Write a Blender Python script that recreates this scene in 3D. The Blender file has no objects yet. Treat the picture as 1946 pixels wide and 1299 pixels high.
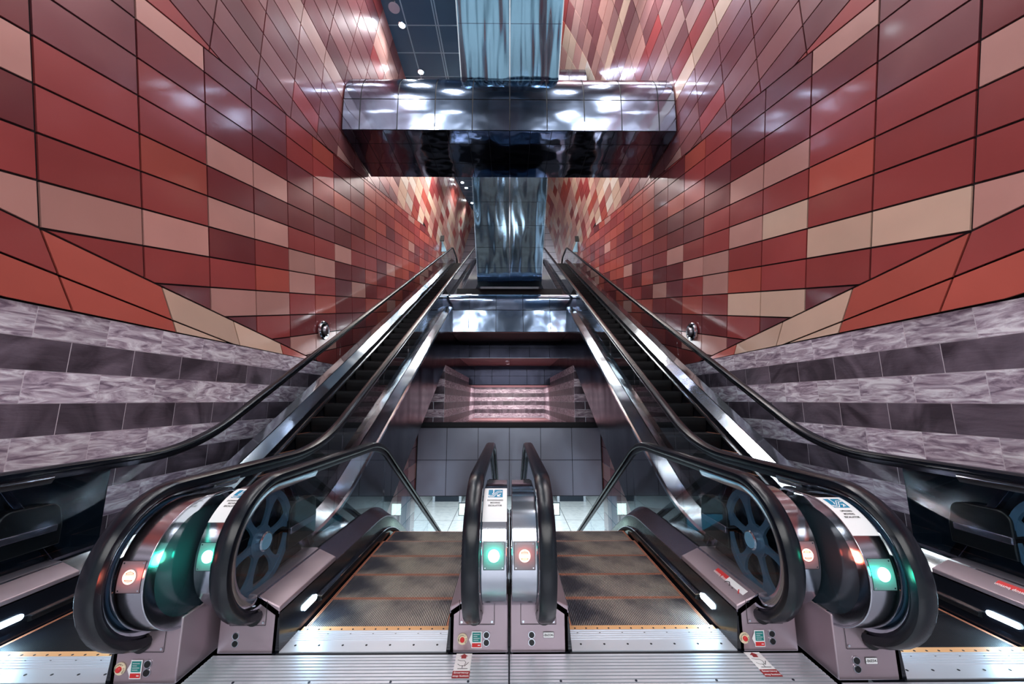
import bpy, bmesh, math, random
from math import sin, cos, tan, pi, radians, sqrt, atan2, hypot
from mathutils import Vector

random.seed(7)
S = bpy.context.scene
COL = S.collection
ZC = 1.55                      # eye height above the landing floor; all heights below are written relative to the eye
FL = -1.55                     # landing floor
UP = 8.05                      # upper landing
LOW = -6.3                     # lower lobby floor
T30 = tan(radians(30))

# ------------------------------------------------------------------ materials
def lin(c):
    return tuple(((v/255)/12.92 if v/255 <= .04045 else ((v/255+.055)/1.055)**2.4) for v in c) + (1,)

def mat(name, rgb, metal=0., rough=.5, bump=None, var=None, emit=None, coat=0., spec=.5, brushed=None):
    """bump=(scale,strength,stretch) ; var=(scale,rgb2,amount)"""
    m = bpy.data.materials.new(name); m.use_nodes = True
    nt = m.node_tree; N = nt.nodes; L = nt.links
    b = N['Principled BSDF']
    b.inputs['Base Color'].default_value = lin(rgb)
    b.inputs['Metallic'].default_value = metal
    b.inputs['Roughness'].default_value = rough
    b.inputs['Specular IOR Level'].default_value = spec
    b.inputs['Coat Weight'].default_value = coat
    b.inputs['Coat Roughness'].default_value = .12
    tc = N.new('ShaderNodeTexCoord')
    if var:
        nz = N.new('ShaderNodeTexNoise'); nz.inputs['Scale'].default_value = var[0]; nz.inputs['Detail'].default_value = 5
        L.new(tc.outputs['Object'], nz.inputs['Vector'])
        mx = N.new('ShaderNodeMix'); mx.data_type = 'RGBA'
        mx.inputs['A'].default_value = lin(rgb); mx.inputs['B'].default_value = lin(var[1])
        mr = N.new('ShaderNodeMapRange'); mr.inputs['From Min'].default_value = .42; mr.inputs['From Max'].default_value = .62
        mr.inputs['To Max'].default_value = var[2]
        L.new(nz.outputs['Fac'], mr.inputs['Value']); L.new(mr.outputs['Result'], mx.inputs['Factor'])
        L.new(mx.outputs['Result'], b.inputs['Base Color'])
    if bump:
        mp = N.new('ShaderNodeMapping'); mp.inputs['Scale'].default_value = bump[2]
        L.new(tc.outputs['Object'], mp.inputs['Vector'])
        nz = N.new('ShaderNodeTexNoise'); nz.inputs['Scale'].default_value = bump[0]; nz.inputs['Detail'].default_value = 1.5
        L.new(mp.outputs['Vector'], nz.inputs['Vector'])
        bp = N.new('ShaderNodeBump'); bp.inputs['Strength'].default_value = bump[1]; bp.inputs['Distance'].default_value = .1
        L.new(nz.outputs['Fac'], bp.inputs['Height']); L.new(bp.outputs['Normal'], b.inputs['Normal'])
    if emit:
        b.inputs['Emission Color'].default_value = lin(emit[0]); b.inputs['Emission Strength'].default_value = emit[1]
    return m

def glass_mat(name, tint, refl_rough=.02, ior=1.5, boost=0.02):
    m = bpy.data.materials.new(name); m.use_nodes = True
    nt = m.node_tree; N = nt.nodes; L = nt.links
    for n in list(N): N.remove(n)
    o = N.new('ShaderNodeOutputMaterial'); mx = N.new('ShaderNodeMixShader')
    t = N.new('ShaderNodeBsdfTransparent'); t.inputs['Color'].default_value = lin(tint)
    g = N.new('ShaderNodeBsdfGlossy'); g.inputs['Roughness'].default_value = refl_rough
    g.inputs['Color'].default_value = (.9, .95, 1, 1)
    f = N.new('ShaderNodeFresnel'); f.inputs['IOR'].default_value = ior
    a = N.new('ShaderNodeMath'); a.operation = 'ADD'; a.inputs[1].default_value = boost; a.use_clamp = True
    gm = N.new('ShaderNodeNewGeometry'); inv = N.new('ShaderNodeMath'); inv.operation = 'SUBTRACT'; inv.inputs[0].default_value = 1
    L.new(gm.outputs['Backfacing'], inv.inputs[1])
    ml = N.new('ShaderNodeMath'); ml.operation = 'MULTIPLY'
    L.new(f.outputs[0], a.inputs[0]); L.new(a.outputs[0], ml.inputs[0]); L.new(inv.outputs[0], ml.inputs[1]); L.new(ml.outputs[0], mx.inputs[0])
    L.new(t.outputs[0], mx.inputs[1]); L.new(g.outputs[0], mx.inputs[2]); L.new(mx.outputs[0], o.inputs[0])
    return m

def panel_mat(name):
    """lacquered wall panels: colour per panel comes from the mesh"""
    m = bpy.data.materials.new(name); m.use_nodes = True
    nt = m.node_tree; N = nt.nodes; L = nt.links; b = N['Principled BSDF']
    at = N.new('ShaderNodeAttribute'); at.attribute_name = 'tint'
    tc = N.new('ShaderNodeTexCoord')
    nz = N.new('ShaderNodeTexNoise'); nz.inputs['Scale'].default_value = 1.3; nz.inputs['Detail'].default_value = 4
    L.new(tc.outputs['Object'], nz.inputs['Vector'])
    mr = N.new('ShaderNodeMapRange'); mr.inputs['To Min'].default_value = .86; mr.inputs['To Max'].default_value = 1.12
    L.new(nz.outputs['Fac'], mr.inputs['Value'])
    hs = N.new('ShaderNodeHueSaturation'); L.new(at.outputs['Color'], hs.inputs['Color']); L.new(mr.outputs['Result'], hs.inputs['Value'])
    L.new(hs.outputs['Color'], b.inputs['Base Color'])
    b.inputs['Roughness'].default_value = .34; b.inputs['Coat Weight'].default_value = .7; b.inputs['Coat Roughness'].default_value = .1
    b.inputs['Metallic'].default_value = .15
    n2 = N.new('ShaderNodeTexNoise'); n2.inputs['Scale'].default_value = 1.8; n2.inputs['Detail'].default_value = 1
    L.new(tc.outputs['Object'], n2.inputs['Vector'])
    bp = N.new('ShaderNodeBump'); bp.inputs['Strength'].default_value = .25; bp.inputs['Distance'].default_value = .04
    L.new(n2.outputs['Fac'], bp.inputs['Height']); L.new(bp.outputs['Normal'], b.inputs['Normal'])
    return m

def stone_mat(name):
    m = bpy.data.materials.new(name); m.use_nodes = True
    nt = m.node_tree; N = nt.nodes; L = nt.links; b = N['Principled BSDF']
    at = N.new('ShaderNodeAttribute'); at.attribute_name = 'tint'
    sp = N.new('ShaderNodeSeparateColor'); L.new(at.outputs['Color'], sp.inputs[0])
    tc = N.new('ShaderNodeTexCoord')
    cb = N.new('ShaderNodeCombineXYZ')
    for i in range(3):
        ml = N.new('ShaderNodeMath'); ml.operation = 'MULTIPLY'; ml.inputs[1].default_value = (37, 53, 71)[i]
        L.new(sp.outputs[1], ml.inputs[0]); L.new(ml.outputs[0], cb.inputs[i])
    ad = N.new('ShaderNodeVectorMath'); ad.operation = 'ADD'
    L.new(tc.outputs['Object'], ad.inputs[0]); L.new(cb.outputs[0], ad.inputs[1])
    mp = N.new('ShaderNodeMapping'); mp.inputs['Scale'].default_value = (1.6, 1.6, 7.5)
    L.new(ad.outputs[0], mp.inputs['Vector'])
    nz = N.new('ShaderNodeTexNoise'); nz.inputs['Scale'].default_value = 1.9; nz.inputs['Detail'].default_value = 7; nz.inputs['Distortion'].default_value = 1.3
    nz.inputs['Roughness'].default_value = .62
    L.new(mp.outputs[0], nz.inputs['Vector'])
    r1 = N.new('ShaderNodeValToRGB'); r1.color_ramp.elements[0].position = .36; r1.color_ramp.elements[1].position = .64
    r1.color_ramp.elements[0].color = lin((130, 112, 130)); r1.color_ramp.elements[1].color = lin((250, 244, 252))
    e = r1.color_ramp.elements.new(.47); e.color = lin((188, 170, 186))
    L.new(nz.outputs['Fac'], r1.inputs[0])
    n3 = N.new('ShaderNodeTexNoise'); n3.inputs['Scale'].default_value = 1.4; n3.inputs['Detail'].default_value = 5; n3.inputs['Distortion'].default_value = 2.2
    L.new(ad.outputs[0], n3.inputs['Vector'])
    r2 = N.new('ShaderNodeValToRGB'); r2.color_ramp.elements[0].position = .35; r2.color_ramp.elements[1].position = .7
    r2.color_ramp.elements[0].color = lin((62, 52, 62)); r2.color_ramp.elements[1].color = lin((120, 106, 120))
    L.new(n3.outputs['Fac'], r2.inputs[0])
    mx = N.new('ShaderNodeMix'); mx.data_type = 'RGBA'
    L.new(sp.outputs[0], mx.inputs['Factor']); L.new(r2.outputs[0], mx.inputs['A']); L.new(r1.outputs[0], mx.inputs['B'])
    hs = N.new('ShaderNodeHueSaturation'); L.new(mx.outputs['Result'], hs.inputs['Color']); L.new(sp.outputs[2], hs.inputs['Value'])
    L.new(hs.outputs[0], b.inputs['Base Color'])
    b.inputs['Roughness'].default_value = .42
    bp = N.new('ShaderNodeBump'); bp.inputs['Strength'].default_value = .25; bp.inputs['Distance'].default_value = .02
    L.new(nz.outputs['Fac'], bp.inputs['Height']); L.new(bp.outputs['Normal'], b.inputs['Normal'])
    return m

ONE = (1, 1, 1)
M = dict(
    rubber=mat('black_handrail_rubber', (8, 14, 24), 0, .26, spec=.38),
    guide=mat('dark_guide_profile', (52, 54, 64), .9, .3),
    satin=mat('lamp_plate_satin', (120, 123, 132), .5, .42),
    steel=mat('brushed_steel', (180, 183, 192), 1, .15, bump=(1.2, .12, ONE)),
    steel_soft=mat('satin_steel', (176, 170, 178), 1, .34, bump=(2.5, .1, ONE)),
    steel_mauve=mat('satin_steel_warm', (178, 160, 168), .72, .38, bump=(3, .12, ONE)),
    steel_bright=mat('polished_steel', (214, 222, 230), 1, .12, bump=(1.4, .15, ONE)),
    steel_wavy=mat('oil_canned_steel', (150, 180, 200), 1, .1, bump=(1.1, .5, (1.6, .5, .35))),
    steel_top=mat('oil_canned_steel_light', (118, 152, 174), 1, .08, bump=(1.0, 1.5, (2.2, .3, .25))),
    apron=mat('apron_steel', (116, 132, 154), 1, .16, bump=(1.2, .4, (1, .6, 1))),
    steel_panel=mat('fascia_steel', (168, 174, 190), .65, .3, bump=(1.1, .3, ONE)),
    steel_beam=mat('beam_steel', (132, 146, 170), 1, .13, bump=(1.6, .22, (.7, 1, 1))),
    steel_dark=mat('dark_polished_steel', (64, 66, 82), 1, .2, bump=(1.3, .3, (1, 1, .5))),
    soffit=mat('dark_mirror_soffit', (104, 114, 134), 1, .07, bump=(1.5, .2, ONE)),
    skirt=mat('black_skirt', (20, 22, 30), .3, .2, coat=.4),
    deck=mat('deck_steel', (130, 124, 138), .9, .26, bump=(1.5, .25, ONE)),
    window=mat('smoked_side_window', (46, 62, 72), .2, .12, coat=.6),
    backing=mat('blue_black_gloss', (18, 30, 42), .4, .14, coat=.5),
    black=mat('black_interior', (9, 10, 13), 0, .35),
    gap=mat('joint_shadow_gap', (30, 18, 22), 0, .8),
    joint=mat('dark_joint', (16, 20, 28), 0, .6),
    grout=mat('pale_grout', (226, 216, 224), 0, .8),
    glass=glass_mat('clear_balustrade_glass', (240, 246, 248), boost=.015),
    glass_dark=glass_mat('smoked_glass', (150, 172, 186), boost=.06),
    wheel=mat('blue_grey_wheel', (80, 112, 138), .25, .4, emit=((74, 112, 148), .0)),
    hub=mat('hub_cap', (150, 200, 226), .1, .35),
    tread=mat('step_tread', (46, 44, 48), .3, .5, var=(2.2, (22, 24, 34), .9)),
    rib=mat('step_rib', (196, 186, 178), .6, .42, var=(2.2, (60, 64, 84), .9)),
    step_black=mat('black_step', (12, 12, 16), .2, .42),
    step_edge=mat('pale_step_nose', (110, 116, 128), .9, .3),  # paler than the black step it edges
    yellow=mat('orange_demarcation', (204, 132, 104), 0, .5),
    comb=mat('comb_yellow', (214, 160, 110), 0, .5),
    plate=mat('ribbed_aluminium', (220, 226, 236), .6, .4, bump=(1.2, .08, ONE)),
    plate_gap=mat('groove', (60, 66, 80), .8, .4),
    white=mat('white_sign', (236, 236, 238), 0, .4),
    sign_blue=mat('sign_blue', (24, 128, 168), 0, .4),
    ink=mat('black_ink', (22, 22, 26), 0, .5),
    red=mat('sign_red', (206, 42, 44), 0, .42),
    dkred=mat('dark_sign_red', (150, 28, 34), 0, .42),
    teal=mat('plate_teal', (20, 126, 122), 0, .4),
    cream=mat('button_cream', (232, 218, 186), 0, .45),
    lamp_green=mat('green_signal_lamp', (200, 255, 235), 0, .4, emit=((150, 255, 222), 5)),
    lamp_red=mat('red_signal_lamp', (230, 70, 50), 0, .4, emit=((255, 70, 46), .7)),
    lamp_bar=mat('signal_bar', (255, 240, 220), 0, .4, emit=((255, 232, 208), 1.0)),
    lamp_white=mat('skirt_lamp', (240, 250, 255), 0, .4, emit=((205, 236, 255), 14)),
    downlight=mat('downlight_lens', (255, 255, 255), 0, .4, emit=((225, 244, 255), 30)),
    panel=panel_mat('red_lacquer_panels'),
    stone=stone_mat('banded_stone'),
    ceil=mat('dark_blue_ceiling', (62, 104, 132), .2, .25),
    ceil_seam=mat('ceiling_seam', (150, 188, 206), .6, .4),
    pale=mat('pale_panels', (176, 180, 194), .3, .35),
    pink=mat('pink_soffit', (178, 132, 136), .1, .45),
    floor=mat('pale_terrazzo', (188, 194, 196), 0, .25, var=(4, (168, 176, 180), .6)),
    lobby=mat('pale_lobby_wall', (200, 208, 212), 0, .5),
    lobby_dark=mat('lobby_dark', (34, 44, 56), .3, .3),
    lobby_col=mat('blue_grey_column', (84, 116, 138), .5, .35),
    screen=mat('lit_screen', (220, 255, 245), 0, .4, emit=((214, 255, 238), 2.5)),
    screen_blue=mat('lit_sign', (30, 110, 140), 0, .4, emit=((40, 140, 170), 1.0)),
)

# ------------------------------------------------------------------ mesh helpers
class MB:
    def __init__(s): s.v = []; s.f = []; s.mi = []; s.tint = []; s.use_t = False
    def add(s, verts, faces, mi=0, tint=None):
        o = len(s.v); s.v += [tuple(p) for p in verts]
        for f in faces:
            s.f.append(tuple(i+o for i in f)); s.mi.append(mi); s.tint.append(tint or (1, 1, 1, 1))
        if tint: s.use_t = True
    def box(s, x0, x1, y0, y1, z0, z1, mi=0):
        v = [(x, y, z) for x in (x0, x1) for y in (y0, y1) for z in (z0, z1)]
        s.add(v, [(0, 1, 3, 2), (4, 6, 7, 5), (0, 4, 5, 1), (2, 3, 7, 6), (0, 2, 6, 4), (1, 5, 7, 3)], mi)
    def prism(s, poly, x0, x1, mi=0):
        """poly in (y,z), extruded along x"""
        n = len(poly)
        v = [(x0, y, z) for y, z in poly] + [(x1, y, z) for y, z in poly]
        f = [tuple(range(n)), tuple(range(2*n-1, n-1, -1))] + [(i, (i+1) % n, n+(i+1) % n, n+i) for i in range(n)]
        s.add(v, f, mi)
    def prism_y(s, poly, y0, y1, mi=0):
        n = len(poly)
        v = [(x, y0, z) for x, z in poly] + [(x, y1, z) for x, z in poly]
        f = [tuple(range(n)), tuple(range(2*n-1, n-1, -1))] + [(i, (i+1) % n, n+(i+1) % n, n+i) for i in range(n)]
        s.add(v, f, mi)
    def rings(s, rings, closed=True, caps=True, mi=0):
        n = len(rings[0]); o = []
        v = [p for r in rings for p in r]
        f = []
        for i in range(len(rings)-1):
            for j in range(n if closed else n-1):
                k = (j+1) % n
                f.append((i*n+j, i*n+k, (i+1)*n+k, (i+1)*n+j))
        if caps and closed:
            f.append(tuple(range(n))); f.append(tuple((len(rings)-1)*n+j for j in range(n-1, -1, -1)))
        s.add(v, f, mi)
    def sweep(s, path, prof, x0, closed=True, mi=0):
        """path (y,z) polyline, profile (dx, dn) with n the left normal of the path"""
        R = []
        for i, (y, z) in enumerate(path):
            a = path[max(i-1, 0)]; b = path[min(i+1, len(path)-1)]
            ty, tz = b[0]-a[0], b[1]-a[1]; l = hypot(ty, tz) or 1
            ny, nz = -tz/l, ty/l
            R.append([(x0+dx, y+ny*dn, z+nz*dn) for dx, dn in prof])
        s.rings(R, closed, closed, mi)
    def vsweep(s, path, prof, cx, sg, closed=True, mi=0):
        """profile (q, dz): q is the distance from the escalator's centre line on side sg, dz straight up"""
        s.rings([[(cx+sg*q, y, z+dz) for q, dz in prof] for y, z in path], closed, closed, mi)
    def cyl(s, c, axis, r, h, n=24, mi=0, r2=None):
        a = Vector(axis).normalized(); t = a.orthogonal().normalized(); b = a.cross(t); c = Vector(c)
        r2 = r if r2 is None else r2
        s.rings([[c+(t*cos(2*pi*k/n)+b*sin(2*pi*k/n))*rr + a*hh for k in range(n)] for rr, hh in ((r, 0), (r2, h))], mi=mi)
    def lathe(s, c, axis, prof, n=28, mi=0):
        a = Vector(axis).normalized(); t = a.orthogonal().normalized(); b = a.cross(t); c = Vector(c)
        s.rings([[c+(t*cos(2*pi*k/n)+b*sin(2*pi*k/n))*max(r, .0004) + a*h for k in range(n)] for r, h in prof], mi=mi)
    def tube(s, pts, r, n=8, mi=0):
        P = [Vector(p) for p in pts]; R = []; t0 = None
        for i, p in enumerate(P):
            d = (P[min(i+1, len(P)-1)]-P[max(i-1, 0)]).normalized()
            t = d.orthogonal().normalized() if t0 is None else (t0-d*t0.dot(d)).normalized(); t0 = t; b = d.cross(t)
            R.append([p+(t*cos(2*pi*k/n)+b*sin(2*pi*k/n))*r for k in range(n)])
        s.rings(R, mi=mi)
    def build(s, name, mats, parent=None, smooth=35, bevel=0, origin=None):
        me = bpy.data.meshes.new(name)
        off = wloc(parent) if parent else Vector(origin if origin else (0, 0, 0))
        me.from_pydata([(x-off.x, y-off.y, z+ZC-off.z) for x, y, z in s.v], [], s.f)
        for m in (mats if isinstance(mats, (list, tuple)) else [mats]): me.materials.append(m)
        me.polygons.foreach_set('material_index', s.mi)
        if s.use_t:
            at = me.color_attributes.new('tint', 'FLOAT_COLOR', 'CORNER')
            d = []
            for p in me.polygons: d += list(s.tint[p.index])*p.loop_total
            at.data.foreach_set('color', d)
        bm = bmesh.new(); bm.from_mesh(me); bmesh.ops.recalc_face_normals(bm, faces=bm.faces); bm.to_mesh(me); bm.free()
        if smooth:
            me.polygons.foreach_set('use_smooth', [True]*len(me.polygons)); me.set_sharp_from_angle(angle=radians(smooth))
        me.update()
        o = bpy.data.objects.new(name, me); COL.objects.link(o)
        if parent: o.parent = parent
        elif origin: o.location = origin
        if bevel:
            b = o.modifiers.new('edge', 'BEVEL'); b.width = bevel; b.segments = 2; b.limit_method = 'ANGLE'; b.angle_limit = radians(40)
        return o

def wloc(o):
    v = Vector((0, 0, 0))
    while o: v += o.location; o = o.parent
    return v

def thing(name, label, cat, loc, group=None):
    o = bpy.data.objects.new(name, None); o.empty_display_size = .1; COL.objects.link(o)
    o.location = (loc[0], loc[1], loc[2]+ZC); tag(o, label, cat, group); return o
def tag(o, label, cat, group=None):
    o['label'] = label; o['category'] = cat
    if group: o['group'] = group
    return o
def struct(o, label=None):
    o['kind'] = 'structure'
    if label: o['label'] = label
    return o

def fillet(pts, R, n=14):
    out = [pts[0]]
    for i in range(1, len(pts)-1):
        p, c, q = Vector(pts[i-1]), Vector(pts[i]), Vector(pts[i+1])
        u = (p-c).normalized(); w = (q-c).normalized(); r = R[i-1] if isinstance(R, (list, tuple)) else R
        ang = u.angle(w); d = min(r/tan(ang/2), (p-c).length*.95, (q-c).length*.95); r = d*tan(ang/2)
        bis = (u+w).normalized(); ce = c+bis*(r/sin(ang/2))
        a0 = c+u*d-ce; a1 = c+w*d-ce; tot = a0.angle(a1); sgn = 1 if a0.x*a1.y-a0.y*a1.x > 0 else -1
        for k in range(n+1):
            t = sgn*tot*k/n; out.append((ce.x+a0.x*cos(t)-a0.y*sin(t), ce.y+a0.x*sin(t)+a0.y*cos(t)))
    out.append(pts[-1]); return out

def path_z(path, y):
    for (a, za), (b, zb) in zip(path, path[1:]):
        if a <= y <= b and b > a: return za+(zb-za)*(y-a)/(b-a)
    return path[-1][1] if y > path[-1][0] else path[0][1]
def subpath(path, y0, y1):
    return [(y0, path_z(path, y0))] + [p for p in path if y0+1e-4 < p[0] < y1-1e-4] + [(y1, path_z(path, y1))]

_tc = {}
def text_polys(txt, size, bold=.012, align='CENTER'):
    """flat text as (verts2d, faces), from Blender's built-in font"""
    k = (txt, size, bold)
    if k in _tc: return _tc[k]
    c = bpy.data.curves.new('t', 'FONT'); c.body = txt; c.size = size; c.align_x = align; c.align_y = 'CENTER'
    c.offset = bold*size; c.resolution_u = 3
    o = bpy.data.objects.new('t', c); COL.objects.link(o)
    me = o.evaluated_get(bpy.context.evaluated_depsgraph_get()).to_mesh()
    r = ([(v.co.x, v.co.y) for v in me.vertices], [tuple(p.vertices) for p in me.polygons])
    bpy.data.objects.remove(o); bpy.data.curves.remove(c)
    _tc[k] = r; return r

def rect(u0, u1, v0, v1, nu=1, nv=1):
    vs = [(u0+(u1-u0)*i/nu, v0+(v1-v0)*j/nv) for j in range(nv+1) for i in range(nu+1)]
    fs = [(j*(nu+1)+i, j*(nu+1)+i+1, (j+1)*(nu+1)+i+1, (j+1)*(nu+1)+i) for j in range(nv) for i in range(nu)]
    return vs, fs
def disc(u, v, r, n=24, ru=None):
    ru = ru or r
    return [(u+ru*cos(2*pi*k/n), v+r*sin(2*pi*k/n)) for k in range(n)], [tuple(range(n))]
def ringd(u, v, r0, r1, n=28):
    vs = [(u+r*cos(2*pi*k/n), v+r*sin(2*pi*k/n)) for r in (r0, r1) for k in range(n)]
    return vs, [(k, (k+1) % n, n+(k+1) % n, n+k) for k in range(n)]
def stroke(pts, w, closed=False):
    vs = []; fs = []
    for (a, b) in zip(pts, pts[1:]):
        d = Vector(b)-Vector(a); l = d.length; d /= l; nrm = Vector((-d.y, d.x))*w/2
        n = max(1, int(l/.02)); o = len(vs)
        for i in range(n+1):
            p = Vector(a)-d*w*.35+d*(l+w*.7)*i/n; vs += [tuple(p+nrm), tuple(p-nrm)]
        fs += [(o+2*i, o+2*i+1, o+2*i+3, o+2*i+2) for i in range(n)]
    return vs, fs
def moved(poly, du, dv, s=1, rot=0):
    c, n = cos(rot), sin(rot)
    return [(du+s*(u*c-v*n), dv+s*(u*n+v*c)) for u, v in poly[0]], poly[1]

class Decal:
    """flat artwork laid on a surface: fn(u,v,lift) -> xyz"""
    def __init__(s, fn): s.fn = fn; s.mb = MB(); s.mats = []
    def put(s, poly, m, lift):
        if m not in s.mats: s.mats.append(m)
        s.mb.add([s.fn(u, v, lift) for u, v in poly[0]], poly[1], s.mats.index(m))
    def build(s, name, parent=None, origin=None): return s.mb.build(name, s.mats, parent, smooth=0, origin=origin)

def plane_fn(o, U, V, k=1):
    o, U, V = Vector(o), Vector(U).normalized(), Vector(V).normalized(); n = U.cross(V)
    return lambda u, v, l: o+U*u*k+V*v*k+n*l

# ------------------------------------------------------------------ escalator
HR = .41                                             # newel loop radius (handrail centre line)
CR = .35                                             # newel casing radius
HQ = .69                                             # handrail distance from the escalator's centre line
HZ = 1.0                                             # handrail height above the step line

def hand_path(base, yc, zc, yend, zdir):
    pts = []
    for k in range(25):
        a = radians(-100 + 190*k/24)
        pts.append((yc-HR*cos(a), zc+HR*sin(a)))
    dz = zc+HR-FL
    for p in base:
        if yc+.05 < p[0] < yend: pts.append((p[0], p[1]+dz))
    pts.append((yend, path_z(base, yend)+dz))
    ze = pts[-1][1]-HR
    for k in range(1, 20):
        a = radians(90-190*k/19)
        pts.append((yend+HR*cos(a), ze+HR*sin(a)))
    return pts

def escalator(cx, mode, dy, label, inner, light, sign, button, plate, holes=('l', 'r'), deck_sticker=()):
    """mode +1 climbs away from the eye, -1 descends. light/sign/button/plate: dict side -> kind"""
    root = thing('escalator', label, 'escalator', (cx, 2.53+dy, FL), 'four escalators side by side')
    if mode > 0:
        yb = 4.1; yt = yb+(UP-FL)/T30
        base = fillet([(2.0+dy, FL), (yb, FL), (yt, UP), (23.2, UP)], [2.2, 1.6])
        ye = 22.3
    else:
        yb = 4.62; yt = yb+(FL-LOW)/T30
        base = fillet([(2.0+dy, FL), (yb, FL), (yt, LOW), (15.6, LOW)], [1.3, 1.5])
        ye = 14.8
    yc = 2.61+dy; zc = -.93; y_box = 2.53+dy; y_comb = 2.77+dy
    # steps -------------------------------------------------------------
    sm = step_mesh(mode)
    n = int(((ye-.3)-y_comb)/.395)
    for i in range(n):
        y = y_comb+.395*i
        z = min(path_z(base, y+.2), path_z(base, y)) if mode > 0 else path_z(base, y+.2)
        if mode > 0: z = path_z(base, y+.2)
        o = bpy.data.objects.new('step', sm); COL.objects.link(o); o.parent = root
        o.location = (0, y-(2.53+dy), z-FL)
    # comb and landing plates ---------------------------------------------
    b = MB(); b.box(cx-.5, cx+.5, y_comb-.035, y_comb+.012, FL-.02, FL+.012)
    for k in range(13): b.cyl((cx-.46+.0767*k, y_comb-.02, FL+.011), (0, 0, 1), .006, .003, 8, 1)
    b.build('comb_plate', [M['comb'], M['joint']], root)
    b = MB(); b.box(cx-.52, cx+.52, y_box-.0, y_comb-.037, FL-.02, FL+.010)
    for k in range(5): b.box(cx-.52, cx+.52, y_box+.11+.022*k, y_box+.119+.022*k, FL+.008, FL+.0125)
    for k in range(7):
        for yy in (y_box+.06, y_comb-.06): b.cyl((cx-.45+.15*k, yy, FL+.009), (0, 0, 1), .007, .003, 8, 1)
    b.box(cx-.53, cx+.53, y_box-.012, y_box, FL-.02, FL+.004, 1)
    b.build('comb_carrier_plate', [M['plate'], M['joint']], root)
    b = MB(); x0, x1 = cx-.903, cx+.903; y0 = y_box-1.6
    b.box(x0, x1, y0, y_box-.014, FL-.03, FL, 1)
    k = 0
    while y0+.026*k+.02 < y_box-.014:
        y = y0+.026*k; b.box(x0, x1, y, y+.0185, FL-.001, FL+.005); k += 1
    for xx in (-.62, -.2, .25, .68):
        for yy in (-.24, -.42, -.7): b.cyl((cx+xx, y_box+yy, FL+.004), (0, 0, 1), .007, .004, 8, 1)
    b.build('floor_plate', [M['plate'], M['plate_gap']], root)

    hp = hand_path(base, yc, zc, ye, mode)
    whole = subpath(base, y_box, ye+.35)
    for sg in (-1, 1):
        k = 'l' if sg < 0 else 'r'
        hx = cx+sg*HQ
        b = MB()
        prof = [(-.044, -.022), (-.052, -.004), (-.048, .02), (-.03, .032), (.03, .032), (.048, .02), (.052, -.004), (.044, -.022), (.03, -.022), (.028, .0), (-.028, .0), (-.03, -.022)]
        b.sweep(hp, prof, hx); b.build('handrail', M['rubber'], root)
        b = MB(); b.sweep(hp, [(-.022, .003), (.022, .003), (.024, -.03), (.016, -.066), (-.016, -.066), (-.024, -.03)], hx)
        b.build('handrail_guide', M['guide'], root)
        # inner steel ring of the newel
        b = MB(); ring = [(yc-(HR-.05)*cos(radians(-98+188*i/30)), zc+(HR-.05)*sin(radians(-98+188*i/30))) for i in range(31)]
        ring += [(yc+.5, zc+HR-.05)]
        b.sweep(ring, [(-.03, .012), (.03, .012), (.03, -.012), (.012, -.045), (-.012, -.045), (-.03, -.012)], hx)
        b.build('newel_rim', M['steel_bright'], root)
        # glass -----------------------------------------------------------
        gx0, gx1 = hx-.006, hx+.006
        zt = zc+HR-.05-FL
        pane = [(yc-(HR-.09)*cos(radians(a)), zc+(HR-.09)*sin(radians(a))) for a in range(-60, 91, 10)]
        pane += [(yc+.9, path_z(base, yc+.9)+zt), (yc+.9, path_z(base, yc+.9)+.3)]
        b = MB(); b.prism(pane, gx0, gx1); b.build('glass_panel', M['glass'], root)
        y = yc+.905
        while y < ye-.2:
            y2 = min(y+1.35, ye)
            sp = subpath(base, y, y2-.012)
            b = MB(); b.prism([(a, c+zt) for a, c in sp]+[(a, c+.3) for a, c in reversed(sp)], gx0, gx1)
            b.build('glass_panel', M['glass'], root); y = y2
        # deck, skirt, brush ----------------------------------------------
        b = MB(); b.vsweep(whole, [(.535, .235), (.66, .315), (.684, .33), (.684, .29), (.66, .28), (.535, .2)], cx, sg)
        b.build('inner_deck', M['deck'] if mode < 0 else M['steel_bright'], root)
        b = MB(); b.vsweep(whole, [(.505, -.12), (.535, .225), (.56, .225), (.56, -.12)], cx, sg)
        b.build('skirt_panel', M['skirt'], root)
        br = subpath(base, y_comb+.22, ye-.4)
        b = MB(); b.vsweep(br, [(.49, .075), (.532, .06), (.532, .105), (.5, .1)], cx, sg, mi=0)
        b.vsweep(br, [(.494, .1), (.534, .103), (.534, .113), (.494, .108)], cx, sg, mi=1)
        b.build('skirt_brush', [M['black'], M['steel_bright']], root)
        b = MB(); b.vsweep(subpath(base, yc+.3, ye+.35), [(.70, .33), (.70, .29), (.885, .25), (.905, .25), (.905, .29), (.885, .31)], cx, sg)
        b.build('outer_deck', M['steel_bright'], root)
        if k in inner:                               # lamp slot by the comb
            b = MB(); L0, L1 = y_comb+.02, y_comb+.19
            pts = [(L0+.018-.018*cos(radians(a)), FL+.115+.018*sin(radians(a))) for a in range(-90, 91, 15)]
            pts = [(L0+.018-.018*cos(radians(a)), FL+.118+.018*sin(radians(a))) for a in range(-90, 91, 15)] + \
                  [(L1-.018+.018*cos(radians(a)), FL+.118+.018*sin(radians(a))) for a in range(90, -91, -15)]
            xs = cx+sg*.522
            b.prism(pts, xs, xs-sg*.008); b.build('skirt_lamp', M['lamp_white'], root)
            li = bpy.data.lights.new('skirt_lamp_light', 'AREA'); li.shape = 'RECTANGLE'; li.size = .16; li.size_y = .05; li.energy = 1.3; li.color = (.45, .78, 1)
            lo = bpy.data.objects.new('skirt_lamp_light', li); COL.objects.link(lo); lo.location = (xs-sg*.03, (L0+L1)/2, FL+.118+ZC)
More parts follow.
